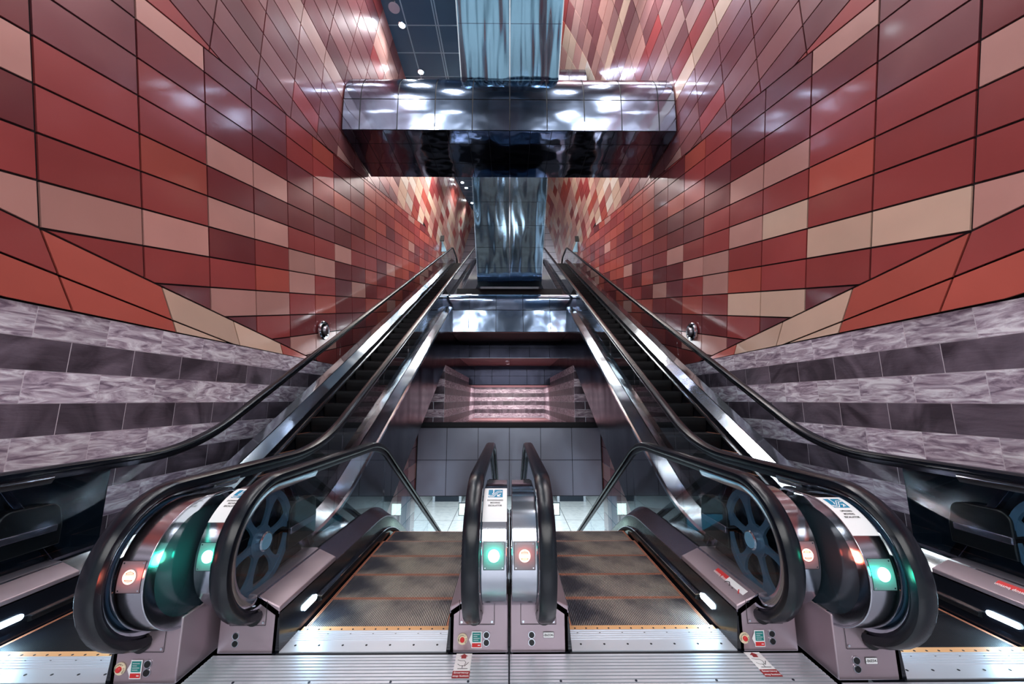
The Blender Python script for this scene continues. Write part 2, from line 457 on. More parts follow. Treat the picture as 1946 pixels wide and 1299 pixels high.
            lo.rotation_euler = (0, sg*radians(70), 0)
        # newel base cover -----------------------------------------------
        q = [(.535, 0), (.535, .262), (.70, .335), (.90, .335), (.90, 0)]
        b = MB(); b.prism_y([(cx+sg*a, FL+c) for a, c in q], y_box, y_box+.75)
        cover = b.build('base_cover', M['steel_mauve'], root, bevel=.006)
        fy = y_box-.002
        fn = plane_fn((cx+sg*.715, fy, FL), (1, 0, 0), (0, 0, 1))
        d = Decal(fn); d.put(stroke([(-.12, .3), (-.12, .16), (.1, .16), (.1, .3)], .003), M['joint'], .001)
        for u, v in ((-.105, .285), (-.105, .175), (.085, .175), (.085, .285)): d.put(disc(u, v, .007, 10), M['steel_bright'], .002)
        d.build('access_plate', cover)
        b = MB(); b.cyl((cx+sg*HQ, fy+.03, FL+.21), (0, -1, 0), .05, .045, 20); b.build('handrail_inlet', M['black'], cover)
        hq = HOLES.get((mode, k, cx > 0), .79)
        b = MB()
        for v in (.06, .102):
            b.cyl((cx+sg*hq, fy, FL+v), (0, -1, 0), .021, .004, 20, 1); b.cyl((cx+sg*hq, fy-.003, FL+v), (0, -1, 0), .017, .003, 20, 0)
        b.build('sensor_port', [M['black'], M['steel_bright']], cover)
        if k in button:
            first = BTN[(mode, k, cx > 0)]
            bx, ux = cx+sg*first[0], cx+sg*first[1]
            b = MB(); o3 = (bx, fy, FL+.08)
            b.lathe(o3, (0, -1, 0), [(0, 0), (.031, 0), (.031, .005), (.017, .007), (0, .007)], mi=0)
            b.lathe(o3, (0, -1, 0), [(.014, .006), (.014, .015), (.01, .019), (0, .02)], mi=1)
            f2 = plane_fn(o3, (1, 0, 0), (0, 0, 1))
            word = 'EMERGENCY STOP'
            btn = b.build('emergency_button', [M['cream'], M['red']], cover)
            d = Decal(f2)
            for i, ch in enumerate(word):
                if ch == ' ': continue
                a = radians(205-250*i/(len(word)-1))
                d.put(moved(text_polys(ch, .0115), .0238*cos(a), .0238*sin(a), 1, a-pi/2), M['ink'], .0078)
            d.build('button_lettering', btn)
            d = Decal(plane_fn((ux, fy, FL+.08), (.82, 0, 0), (0, 0, .82), .82))
            pts = [(-.032, .052), (.045, .052), (.045, -.062), (-.032, -.062), (-.032, -.045), (-.052, -.005), (-.032, .035)]
            d.put((pts, [tuple(range(7))]), M['white'], .002)
            d.put(rect(-.026, .038, -.02, .045), M['teal'], .003); d.put(rect(-.028, .041, -.056, -.028), M['red'], .003)
            for i, (u0, u1) in enumerate(((-.018, .03), (-.018, .012), (-.018, .03), (-.018, .02))):
                d.put(rect(u0, u1, .03-.013*i, .033-.013*i), M['white'], .004)
            d.put(rect(.016, .033, -.045, -.039), M['white'], .004)
            d.build('instruction_plate', cover)
        if k in plate:
            d = Decal(plane_fn((cx+sg*plate[k], fy, FL+.1), (1, 0, 0), (0, 0, 1)))
            d.put(rect(-.034, .034, -.017, .017), M['ink'], .001); d.put(rect(-.032, .032, -.015, .015), M['white'], .002)
            d.put(text_polys('-B6E04-', .02), M['ink'], .003); d.build('number_plate', cover)
        # newel casing ---------------------------------------------------
        ca = [(yc-CR*cos(radians(-95+185*i/34)), zc+CR*sin(radians(-95+185*i/34))) for i in range(35)]+[(yc+.2, zc+CR-.004), (yc+.26, zc+CR-.03)]
        b = MB()
        lo, hi = sorted((sg*(.745-HQ), sg*(.893-HQ)))
        b.sweep(ca, [(lo, 0), (hi, 0), (hi, -.014), (lo, -.014)], hx)
        casing = b.build('newel_casing', M['steel'], root, bevel=.003)
        # side ring and smoked side pane on the outer side
        xo = cx+sg*.893; rr = CR-.012
        b = MB(); nn = 40
        prof = []
        for i in range(nn):
            a = 2*pi*i/nn; prof.append((cos(a), sin(a)))
        v0 = [(xo, yc-rr*c, zc+rr*s_) for c, s_ in prof]; v1 = [(xo, yc-(rr-.05)*c, zc+(rr-.05)*s_) for c, s_ in prof]
        v2 = [(xo-sg*.012, yc-(rr-.05)*c, zc+(rr-.05)*s_) for c, s_ in prof]
        b.rings([v0, v1, v2], caps=False); b.build('side_ring', M['steel_bright'], casing)
        b = MB(); b.cyl((xo-sg*.014, yc, zc), (sg, 0, 0), rr-.045, .004, 40); b.build('side_window', M['window'], casing)
        xw = cx+sg*.755
        # wheel ----------------------------------------------------------
        b = MB(); W = .325
        R = []
        for i in range(48):
            a = 2*pi*i/48
            R.append([(xw+dx, yc+(W+dr)*cos(a), zc+(W+dr)*sin(a)) for dx, dr in ((-.016, -.042), (.016, -.042), (.016, 0), (-.016, 0))])
        R.append(R[0]); b.rings(R, caps=False)
        for j in range(6):                          # spokes flare at the rim and at the hub
            a0 = radians(60*j+12)
            L = []; Rr = []
            for t in range(9):
                r = .05+(W-.03-.05)*t/8
                w = .019+.045*abs(2*t/8-.9)**2.6
                L.append((r, w)); Rr.append((r, -w))
            poly = L+Rr[::-1]
            b.prism([(yc+r*cos(a0)-w*sin(a0), zc+r*sin(a0)+w*cos(a0)) for r, w in poly], xw-.01, xw+.01)
        b.cyl((xw-.012, yc, zc), (1, 0, 0), .1, .024, 30)
        wheel = b.build('newel_wheel', M['wheel'], root)
        b = MB(); b.lathe((xw-sg*.012, yc, zc), (-sg, 0, 0), [(.062, 0), (.062, .03), (.054, .038), (.05, .036), (.0485, .036)], 28)
        b.cyl((xw-sg*.03, yc, zc), (-sg, 0, 0), .049, .02, 28, 1)
        b.build('hub_cap', [M['steel_bright'], M['hub']], wheel)
        # black works behind the wheel ------------------------------------
        xb = cx+sg*.80; outer = abs(cx+sg) > 3
        b = MB(); poly = [(yc-(CR-.03)*cos(radians(a)), zc+(CR-.03)*sin(radians(a))) for a in range(-60, 91, 10)]
        poly += [(yc+.22, zc+CR-.05), (yc+.62, FL+.34), (yc-.1, FL+.3)]
        if outer: poly = [(yc-.2, FL+.33), (yc-.3, zc), (yc-.2, zc+CR-.05), (yc+1.02, zc+CR-.01), (yc+1.02, FL+.33)]
        b.prism(poly, xb, xb+sg*.02); b.build('backing_panel', M['backing'], root)
        b = MB(); b.prism([(yc+.26, zc+.33), (yc+.31, zc+.33), (yc+.72, FL+.36), (yc+.66, FL+.34)], xb-sg*.05, xb+sg*.01)
        b.build('stay_bracket', M['steel_dark'], root, bevel=.004)
        b = MB(); b.prism(fillet([(yc+.28, zc-.02), (yc+.28, zc+.16), (yc+.62, zc+.15), (yc+.66, zc-.02)], .07, 6)+[(yc+.66, zc-.16), (yc+.28, zc-.16)], xb-sg*.08, xb)
        b.box(min(xb-sg*.095, xb), max(xb-sg*.095, xb), yc+.28, yc+.62, zc-.055, zc-.005, 1)
        b.build('drive_housing', [M['black'], M['deck']], root, bevel=.008)
        # signal lamp and direction sign on the casing ------------------
        sx = sorted((cx+sg*.745, cx+sg*.893)); mid = (sx[0]+sx[1])/2
        def cas(u, v, l, mid=mid):
            r = CR+l
            if v <= CR*pi/2: a = v/CR; return (mid+u, yc-r*cos(a), zc+r*sin(a))
            return (mid+u, yc+v-CR*pi/2, zc+r)
        d = Decal(cas); v0 = CR*radians(7)
        d.put(rect(-.06, .06, v0-.075, v0+.07, 2, 10), M['satin'], .0006)
        d.put(stroke([(-.06, v0+.07), (-.06, v0-.075), (.06, v0-.075), (.06, v0+.07), (-.06, v0+.07)], .0025), M['joint'], .001)
        for u in (-.05, .05):
            for v in (.06, -.065): d.put(disc(u, v0+v, .004, 8), M['steel_bright'], .0015)
        d.build('lamp_plate', casing)
        d = Decal(cas)
        if light[k] == 'green':
            d.put(disc(0, v0, .033, 32), M['lamp_green'], .006); d.build('green_signal_light', casing)
            col, en = (.02, .9, .55), 1.0
        else:
            d.put(ringd(0, v0, .026, .033), M['lamp_bar'], .006); d.put(disc(0, v0, .026, 32), M['lamp_red'], .005)
            for i in range(-4, 5): d.put(rect(-.024 if abs(i) < 3 else -.015, .024 if abs(i) < 3 else .015, v0+.0055*i-.001, v0+.0055*i+.001), M['lamp_bar'], .006)
            d.put(rect(-.024, .024, v0-.008, v0+.008), M['lamp_bar'], .007); d.build('red_signal_light', casing)
            col, en = (1, .14, .08), .5
        lp = cas(0, v0, .05)
        li = bpy.data.lights.new('signal_glow', 'POINT'); li.energy = en; li.color = col; li.shadow_soft_size = .03
        lo_ = bpy.data.objects.new('signal_glow', li); COL.objects.link(lo_); lo_.location = (lp[0], lp[1], lp[2]+ZC)
        if k in sign:
            d = Decal(cas); a0, a1 = CR*radians(36), CR*radians(80); h = a1-a0
            d.put(rect(-.074, .074, a0, a1, 2, 14), M['white'], .002)
            d.put(rect(-.048, .048, a1-.105, a1-.02, 4, 8), M['white'], .0025)
            d.put(rect(-.046, .046, a1-.103, a1-.022, 4, 8), M['sign_blue'], .003)
            o_ = a1-.062
            down = sign[k] == 'down'
            f = 1
            esc = [(-.042, -.022), (-.03, -.026), (-.018, -.026), (.012, .018), (.032, .02), (.04, .014), (.036, .008), (.018, .007), (-.012, -.036), (-.036, -.036), (-.042, -.03), (-.042, -.022)]
            d.put(moved(stroke(esc, .0045), 0, o_), M['white'], .004)
            d.put(moved(stroke([(-.014, .03), (-.012, .004), (-.02, -.012)], .006), 0, o_), M['white'], .004)
            d.put(moved(disc(-.013, .032, .006, 12), 0, o_), M['white'], .004)
            ar = [(.032, -.012), (.014, -.032)] if down else [(.014, -.034), (.03, -.014)]
            d.put(moved(stroke(ar, .006), 0, o_), M['white'], .004)
            e = ar[1]; sgn_ = 1 if down else -1
            d.put(moved(stroke([(e[0], e[1]+.015*sgn_), e, (e[0]+.015*sgn_, e[1])], .006), 0, o_), M['white'], .004)
            for i, wd in enumerate(('DOWNWARD' if down else 'UPWARD', 'MOVING', 'ESCALATOR')):
                d.put(moved(text_polys(wd, .0155, .03), 0, a1-.128-.02*i), M['ink'], .003)
            d.build('direction_sign', casing)
        if k in deck_sticker:
            ys = y_box+(.26 if mode > 0 else .22); nrm = Vector((.125, 0, .08)).normalized()
            o = Vector((cx+sg*.597, ys, FL+.283))
            U = Vector((sg*.125, 0, .08)); V = Vector((0, 1, 0))
            fn = plane_fn(o, U if sg > 0 else -U, V)
            d = Decal(fn); w = .06
            d.put(rect(-w, w, -.17, .03), M['white'], .003); d.put(rect(-w, w, .03, .17), M['red'], .003)
            rot = -pi/2 if sg < 0 else pi/2
            d.put(moved(text_polys('Emergency', .034), -.022*(-1 if sg < 0 else 1), .1, 1, pi/2), M['white'], .005)
            d.put(moved(text_polys('stop button', .03), .022*(-1 if sg < 0 else 1), .1, 1, pi/2), M['white'], .005)
            d.put(stroke([(-.035, .01), (-.01, .02), (.02, .012), (.03, -.01), (.015, -.035), (-.015, -.035)], .006), M['ink'], .005)
            d.put(stroke([(-.045, -.02), (-.045, -.08)], .007), M['ink'], .005); d.put(stroke([(-.02, -.05), (.01, -.07)], .01), M['ink'], .005)
            d.put(stroke([(0, -.08), (0, -.145)], .008), M['red'], .005); d.put(stroke([(-.03, -.115), (0, -.145), (.03, -.115)], .008), M['red'], .005)
            d.build('stop_button_sticker', root)
    # truss casing ---------------------------------------------------------
    ts = subpath(base, yc+.3, ye+.3)
    for sg in (-1, 1):
        b = MB(); zb = lambda y, z: max(z-1.12, FL-.9) if mode > 0 else z-.9
        for (y0, z0), (y1, z1) in zip(ts, ts[1:]):
            b.add([(cx+sg*.899, y0, z0+.26), (cx+sg*.899, y1, z1+.26), (cx+sg*.899, y1, zb(y1, z1)), (cx+sg*.899, y0, zb(y0, z0))], [(0, 1, 2, 3)])
            b.add([(cx+sg*.875, y0, z0+.26), (cx+sg*.875, y1, z1+.26), (cx+sg*.875, y1, zb(y1, z1)), (cx+sg*.875, y0, zb(y0, z0))], [(0, 1, 2, 3)])
        b.build('truss_cladding', M['steel_dark'], root)
    b = MB()
    for (y0, z0), (y1, z1) in zip(ts, ts[1:]):
        b.add([(cx-.875, y0, zb(y0, z0)), (cx+.875, y0, zb(y0, z0)), (cx+.875, y1, zb(y1, z1)), (cx-.875, y1, zb(y1, z1))], [(0, 1, 2, 3)])
    b.build('truss_underside', M['steel_dark'], root)
    # seam strips on the truss sides
    return root

_steps = {}
def step_mesh(mode):
    if mode in _steps: return _steps[mode]
    v = []; f = []; mi = []
    def quad(a, b_, c, d, m):
        o = len(v); v.extend([a, b_, c, d]); f.append((o, o+1, o+2, o+3)); mi.append(m)
    D = .392; W = .497; nr = 78; p = 2*W/nr
    for i in range(nr):                               # cleats: proud ribs with grooves between, orange along the edges
        x = -W+p*i; edge = i < 2 or i >= nr-2
        for y0, y1, m in ((0, .014, 1), (.014, D-.014, 0), (D-.014, D, 1)):
            mm = 1 if (edge or m == 1) else 0
            if mode > 0 and not edge: mm = 3 if m == 1 else 0
            quad((x, y0, 0), (x+p*.5, y0, 0), (x+p*.5, y1, 0), (x, y1, 0), mm)
            quad((x+p*.5, y0, -.008), (x+p, y0, -.008), (x+p, y1, -.008), (x+p*.5, y1, -.008), 2 if mm == 0 else mm)
            quad((x+p*.5, y0, 0), (x+p*.5, y0, -.008), (x+p*.5, y1, -.008), (x+p*.5, y1, 0), 2)
            quad((x+p, y0, 0), (x+p, y0, -.008), (x+p, y1, -.008), (x+p, y1, 0), 2)
    R = [(0, -.004), (.004, -.05), (.016, -.12), (.04, -.22), (.06, -.27)]
    for (y0, z0), (y1, z1) in zip(R, R[1:]): quad((-W, y0, z0), (W, y0, z0), (W, y1, z1), (-W, y1, z1), 4)
    quad((-W, D, -.01), (W, D, -.01), (W, D, -.2), (-W, D, -.2), 4)
    me = bpy.data.meshes.new('step'); me.from_pydata(v, [], f)
    for m in ((M['rib'], M['yellow'], M['tread'], M['step_edge'], M['step_black']) if mode < 0 else (M['tread'], M['yellow'], M['step_black'], M['step_edge'], M['step_black'])): me.materials.append(m)
    me.polygons.foreach_set('material_index', mi); me.update()
    _steps[mode] = me; return me

DX, UX = .908, 2.745
BTN = {(1, 'r', False): (.59, .672), (-1, 'r', False): (.617, .70), (-1, 'r', True): (.565, .655)}
HOLES = {(1, 'r', False): .738, (-1, 'r', False): .766, (-1, 'l', True): .768, (-1, 'r', True): .74, (1, 'l', True): .79}
escalator(-UX, 1, -.24, 'leftmost escalator climbing beside the left stone wall, red no-entry lamp on its newel', ('l', 'r'),
          {'l': 'red', 'r': 'red'}, {}, ('r',), {})
escalator(-DX, -1, 0, 'descending escalator left of the centre line, green lamps and downward signs on its newels', ('l',),
          {'l': 'green', 'r': 'green'}, {'l': 'down', 'r': 'down'}, ('r',), {}, deck_sticker=('r',))
escalator(DX, -1, 0, 'descending escalator right of the centre line, red no-entry lamps on both newels', ('r',),
          {'l': 'red', 'r': 'red'}, {}, ('r',), {'l': .662}, deck_sticker=('r',))
escalator(UX, 1, -.24, 'rightmost escalator climbing beside the right stone wall, green lamp and upward sign on its newel', ('l', 'r'),
          {'l': 'green', 'r': 'green'}, {'l': 'up'}, (), {'l': .705}, deck_sticker=('r',))

# floor stickers
def floor_sticker(x, y, label):
    d = Decal(plane_fn((x, y, FL+.006), (1, 0, 0), (0, 1, 0), .74))
    d.put(rect(-.065, .065, -.085, .11), M['white'], .001); d.put(rect(-.067, .067, -.16, -.085), M['dkred'], .001)
    d.put(text_polys('Emergency', .03, .02) and moved(text_polys('Emergency', .026, .02), 0, -.106), M['white'], .002)
    d.put(moved(text_polys('stop button', .026, .02), 0, -.14), M['white'], .002)
    d.put(([(0, .105), (-.035, .075), (-.02, .075), (-.02, .05), (.02, .05), (.02, .075), (.035, .075)], [tuple(range(7))]), M['dkred'], .002)
    d.put(stroke([(-.045, .035), (-.02, .025), (.01, .025), (.024, .005), (.014, -.03), (-.02, -.03), (-.04, -.012)], .004), M['ink'], .002)
    d.put(stroke([(.045, .005), (.018, -.035)], .005), M['ink'], .002); d.put(stroke([(.0, -.03), (.0, -.055)], .005), M['ink'], .002)
    d.put(rect(-.035, .045, -.066, -.06), M['ink'], .002)
    o = d.build('floor_sticker', origin=(x, y, FL+.006+ZC)); tag(o, label, 'sticker', 'emergency stop stickers on the floor plates')
floor_sticker(-.275, 2.432, 'emergency stop sticker on the floor plate below the central twin newel')
floor_sticker(1.5, 2.432, 'emergency stop sticker on the floor plate by the right newel of the right descending escalator')

# ------------------------------------------------------------------ walls
WX = 4.0
PROF = [(-9, 4.0), (7.3, 4.0), (8.6, 3.86), (10.4, 3.6), (11.8, 3.3), (13, 2.9), (14.5, 2.15), (16, 1.2)]
def wx(z):
    for (a, xa), (b, xb) in zip(PROF, PROF[1:]):
        if a <= z <= b: return xa+(xb-xa)*(z-a)/(b-a)
    return PROF[-1][1]
STONE_TOP = .785
def crease(y): return 1.444-.14*(y-2.93)
def bound(y): return min(4.33+.29*(y-3.35), 8.0)

def clip(poly, a, b, c):
    """keep a*y+b*z+c >= 0"""
    out = []
    for i in range(len(poly)):
        p, q = poly[i], poly[(i+1) % len(poly)]
        dp, dq = a*p[0]+b*p[1]+c, a*q[0]+b*q[1]+c
        if dp >= 0: out.append(p)
        if dp*dq < 0:
            t = dp/(dp-dq); out.append((p[0]+(q[0]-p[0])*t, p[1]+(q[1]-p[1])*t))
    return out
def above(y0, z0, slope, g): n = hypot(1, slope); return (-slope/n, 1/n, (slope*y0-z0)/n-g)
def below(y0, z0, slope, g): n = hypot(1, slope); return (slope/n, -1/n, (-slope*y0+z0)/n-g)

C_DK = (130, 56, 60); C_RD = (168, 74, 73); C_OR = (192, 92, 80); C_MV = (130, 70, 76); C_PK = (214, 158, 148); C_PE = (234, 198, 176); C_CR = (238, 222, 210)
C_LM = (172, 122, 120); C_LP = (188, 146, 140); C_MM = (148, 92, 94)
def jit(c):
    k = random.uniform(.93, 1.07); return lin(tuple(min(255, v*k) for v in c))
# colours of the big near panels, row by row from the crease upward: column of the joint grid -> colour
ROWS = {-3: {}, -2: {2: C_PE, 3: C_PE, 4: C_RD, 5: C_OR}, -1: {0: C_RD, 1: C_RD, 2: C_RD, 3: C_OR, 4: C_PK, 5: C_RD},
        0: {-2: C_PK, -1: C_PK, 0: C_PE, 1: C_PE, 2: C_DK, 3: C_RD, 4: C_PK, 5: C_PK},
        1: {-1: C_RD, 0: C_RD, 1: C_RD, 2: C_PE, 3: C_PK, 4: C_RD, 5: C_RD, 6: C_PK}, 2: {-1: C_DK, 0: C_RD, 1: C_OR, 2: C_DK, 3: C_DK, 4: C_DK, 5: C_MV},
        3: {-1: C_PK, 0: C_RD, 1: C_RD, 2: C_PK, 3: C_PK, 4: C_DK, 5: C_DK}, 4: {-1: C_DK, 0: C_MV, 1: C_RD, 2: C_DK, 3: C_DK, 4: C_MV},
        5: {0: C_MV, 1: C_DK, 2: C_DK, 3: C_MV, 4: C_RD}, 6: {0: C_MV, 1: C_PK, 2: C_MV, 3: C_MV}, 7: {0: C_RD, 1: C_RD}}
GAP = .011
def red_wall(side, name, top):
    random.seed(11 if side < 0 else 12)
    rm = random.Random(5)
    mb = MB(); DP = .02
    def X(y, z):
        x = wx(z)
        if z < crease(y): x -= (crease(y)-z)*.1
        return side*x
    def put(poly, col):
        if len(poly) < 3: return
        ar = abs(sum(poly[i][0]*poly[(i+1) % len(poly)][1]-poly[(i+1) % len(poly)][0]*poly[i][1] for i in range(len(poly))))/2
        if ar < .0015: return
        n = len(poly)
        v = [(X(y, z), y, z) for y, z in poly]+[(X(y, z)+side*DP, y, z) for y, z in poly]
        mb.add(v, [tuple(range(n))]+[(i, (i+1) % n, n+(i+1) % n, n+i) for i in range(n)], 0, jit(col))
    g = GAP; Y0, Y1 = -1.2, 26
    # middle facet: grid climbing 14 degrees
    for r in range(-14, 17):
        for c in range(-6, 30):
            def P(a, b): return (2.93+.85*c+a-.187*(.413*r+b), 1.444+.413*r+b+.256*(.85*c+a-.187*(.413*r+b)))
            cell = [P(g, g), P(.85-g, g), P(.85-g, .413-g), P(g, .413-g)]
            for h in (above(2.93, 1.444, -.14, g), below(3.35, 4.33, .29, g), (0, -1, 8.0-g), (0, 1, -STONE_TOP-g), (1, 0, -Y0), (-1, 0, Y1)):
                cell = clip(cell, *h)
                if len(cell) < 3: break
            col = ROWS.get(r, {}).get(c)
            if side < 0 and col is C_PE: col = C_PK
            if side > 0 and col is C_DK and r < 3: col = C_RD
            if col is None:
                col = rm.choice([C_RD, C_RD, C_DK, C_OR, C_RD, C_PK, C_DK, C_MV] if c < 8 else [C_RD, C_OR, C_RD, C_PK, C_OR, C_DK])
            put(cell, col)
    # lower wedge: grid falling 8 degrees
    lowc = {(0, -1): C_RD, (0, 0): C_OR, (0, 1): C_PE, (0, 2): C_PE, (0, 3): C_OR, (1, -1): C_OR, (1, 0): C_OR, (1, 1): C_PE, (1, 2): C_PE}
    for r in range(0, 6):
        for c in range(-4, 5):
            def P(a, b): return (2.93+1.12*c+a+.43*(.37*r+b), 1.444-.14*(1.12*c+a)-(.37*r+b)*.98)
            cell = [P(g, g), P(1.12-g, g), P(1.12-g, .37-g), P(g, .37-g)]
            for h in (below(2.93, 1.444, -.14, g), (0, 1, -STONE_TOP-g), (1, 0, -Y0)):
                cell = clip(cell, *h)
                if len(cell) < 3: break
            put(cell, lowc.get((r, c), rm.choice([C_OR, C_RD])))
    # upper facet: level strips, curving inward towards the top
    for r in range(0, 32):
        z0 = 3.0+.41*r
        for c in range(-6, 28):
            y0 = 2.45+.87*c
            cell = [(y0+g, z0+g), (y0+.87-g, z0+g), (y0+.87-g, z0+.41-g), (y0+g, z0+.41-g)]
            if y0 < 15: hs = [above(3.35, 4.33, .29, g)]
            else: hs = [(0, 1, -8.0-g)]
            for h in hs+[(1, 0, -Y0), (-1, 0, Y1), (0, -1, top-g)]:
                cell = clip(cell, *h)
                if len(cell) < 3: break
            if y0 < 11.5:
                pal = [C_MV, C_MM, C_DK, C_RD, C_LM, C_MV, C_LP, C_MM] if z0 < 7.0 or side < 0 and y0 < 8 else [C_LM, C_LP, C_MM, C_PK, C_LM, C_RD, C_PE, C_MM]  # mauve tones hold bluish-purple reflected light in the panel colours
                if c == -6 or rm.random() < .5: last = rm.choice(pal)
                col = last
            else: col = rm.choice([C_PK, C_PE, C_CR, C_PK, C_RD, C_PE, C_OR, C_PK, C_CR])
            put(cell, col)
    # dark sheet behind the joints
    zs = [STONE_TOP-.02]+[p[0] for p in PROF if STONE_TOP < p[0] < top]+[top]
    for za, zb in zip(zs, zs[1:]):
        for ya, yb in ((Y0, 8), (8, Y1)):
            mb.add([(side*(wx(z)+DP*.9), y, z) for y, z in ((ya, za), (yb, za), (yb, zb), (ya, zb))], [(0, 1, 2, 3)], 1)
    o = mb.build(name, [M['panel'], M['gap']], smooth=0)
    struct(o)
red_wall(-1, 'wall_left', 14.4)
red_wall(1, 'wall_right', 15.9)

def stone_wall(side, name):
    rm = random.Random(21 if side < 0 else 34)
    mb = MB(); xf = 3.965
    h = .272
    for r in range(0, 9):
        z1 = STONE_TOP-h*r; z0 = z1-h
        y = -1.2-(.0 if r % 2 else .28)
        while y < 12:
            w = .56
            t = (1 if r % 2 == 0 else 0, rm.random(), rm.uniform(.85, 1.12), 1)
            a, b = y+.0045, y+w-.0045
            mb.add([(side*xf, p, q) for p, q in ((a, z0+.0025), (b, z0+.0025), (b, z1-.0025), (a, z1-.0025))] +
                   [(side*(xf+.015), p, q) for p, q in ((a, z0+.003), (b, z0+.003), (b, z1-.003), (a, z1-.003))],
                   [(0, 1, 2, 3), (0, 1, 5, 4), (1, 2, 6, 5), (2, 3, 7, 6), (3, 0, 4, 7)], 0, t)
            y += w
    mb.add([(side*(xf+.003), y, z) for y, z in ((-1.2, FL-.1), (12, FL-.1), (12, STONE_TOP-.004), (-1.2, STONE_TOP-.004))], [(0, 1, 2, 3)], 1)
    mb.box(*sorted((side*xf, side*4.02)), -1.2, 12, STONE_TOP-.004, STONE_TOP, 2)
    struct(mb.build(name, [M['stone'], M['grout'], M['joint']], smooth=0))
stone_wall(-1, 'wall_left_plinth')
stone_wall(1, 'wall_right_plinth')

# ------------------------------------------------------------------ panel quilts
def quilt(fn, ss, ts, gap, sub=(1, 1), mi=0, mb=None, depth=.012, jit_=0.0):
    mb = mb or MB()
    for i in range(len(ss)-1):
        for j in range(len(ts)-1):
            s0, s1, t0, t1 = ss[i]+gap, ss[i+1]-gap, ts[j]+gap, ts[j+1]-gap
            n, m = sub
            dj = [random.uniform(-jit_, jit_) for _ in range(2)]
            v = []
            for b in range(m+1):
                for a in range(n+1):
                    p = fn(s0+(s1-s0)*a/n, t0+(t1-t0)*b/m)
                    v.append(p)
            mb.add(v, [(b*(n+1)+a, b*(n+1)+a+1, (b+1)*(n+1)+a+1, (b+1)*(n+1)+a) for b in range(m) for a in range(n)], mi)
    return mb
def lin_fn(o, U, V):
    o, U, V = Vector(o), Vector(U), Vector(V)
    return lambda s, t: o+U*s+V*t
def rng(a, b, n): return [a+(b-a)*i/n for i in range(n+1)]

def beam(name, label, y0, y1, z0, z1, half, joints, loc, xo=0):
    """cross beam: flat mirror soffit, upright lower front, rounded upper front"""
    t = thing(name, label, 'beam', loc, 'steel clad cross beams')
    r = z1-z0-.86
    rr = min(1.0, y1-y0-.1)
    zm = z1-rr*1.02
    prof = [(y0+.03, z0), (y0, z0+.45), (y0, zm)]+[(y0+rr-rr*cos(radians(a)), zm+rr*1.02*sin(radians(a))) for a in range(6, 91, 7)]+[(y1, z1)]
    # arc-length parametrised front
    L = [0]
    for a, b in zip(prof, prof[1:]): L.append(L[-1]+hypot(b[0]-a[0], b[1]-a[1]))
    def fr(s, tt, off=0):
        for k in range(len(L)-1):
            if tt <= L[k+1] or k == len(L)-2:
                f = (tt-L[k])/(L[k+1]-L[k]); a, b = prof[k], prof[k+1]
                d = Vector((b[0]-a[0], b[1]-a[1])).normalized()
                return Vector((s+xo, a[0]+(b[0]-a[0])*f+d.y*off, a[1]+(b[1]-a[1])*f-d.x*off))
    js = sorted({-half, half, *[x for x in joints if abs(x) < half-.05]})
    ts = [0, max(.3, (zm-z0)-.12), L[-1]-(y1-y0-rr)-.001, L[-1]]
    mb = quilt(fr, js, ts, .011, (1, 12))
    f = mb.build('curved_front', M['steel_beam'], t, smooth=40)
    mb = MB(); mb.prism([(y+.012 if i < len(prof)-1 else y, z+(.012 if i == 0 else -.012)) for i, (y, z) in enumerate(prof)]+[(y1, z0+.012)], xo-half+.004, xo+half-.004)
    mb.build('beam_core', M['joint'], t)
    sj = sorted({-half, half, *[x*.5 for x in range(int(-half*2), int(half*2)+1) if abs(x*.5) < half-.05]})
    mb = quilt(lin_fn((xo, 0, z0), (1, 0, 0), (0, 1, 0)), sj, [y0+.035, y0+.5, y0+1.25, y1], .007)
    mb.build('mirror_soffit', M['soffit'], t, smooth=0)
    return t
beam('cross_beam', 'wide rounded steel cross beam spanning wall to wall over the escalators', 7.68, 9.55, 6.3, 8.24, 3.97, [k*.89 for k in range(-4, 5)], (0, 8.6, 6.3))
beam('cross_beam', 'small piece of a second rounded beam just above and behind the wide cross beam, right of the shaft', 12.0, 13.4, 11.3, 13.02, 1.27, [-.3, .6], (1.65, 12.7, 11.3), 1.65)

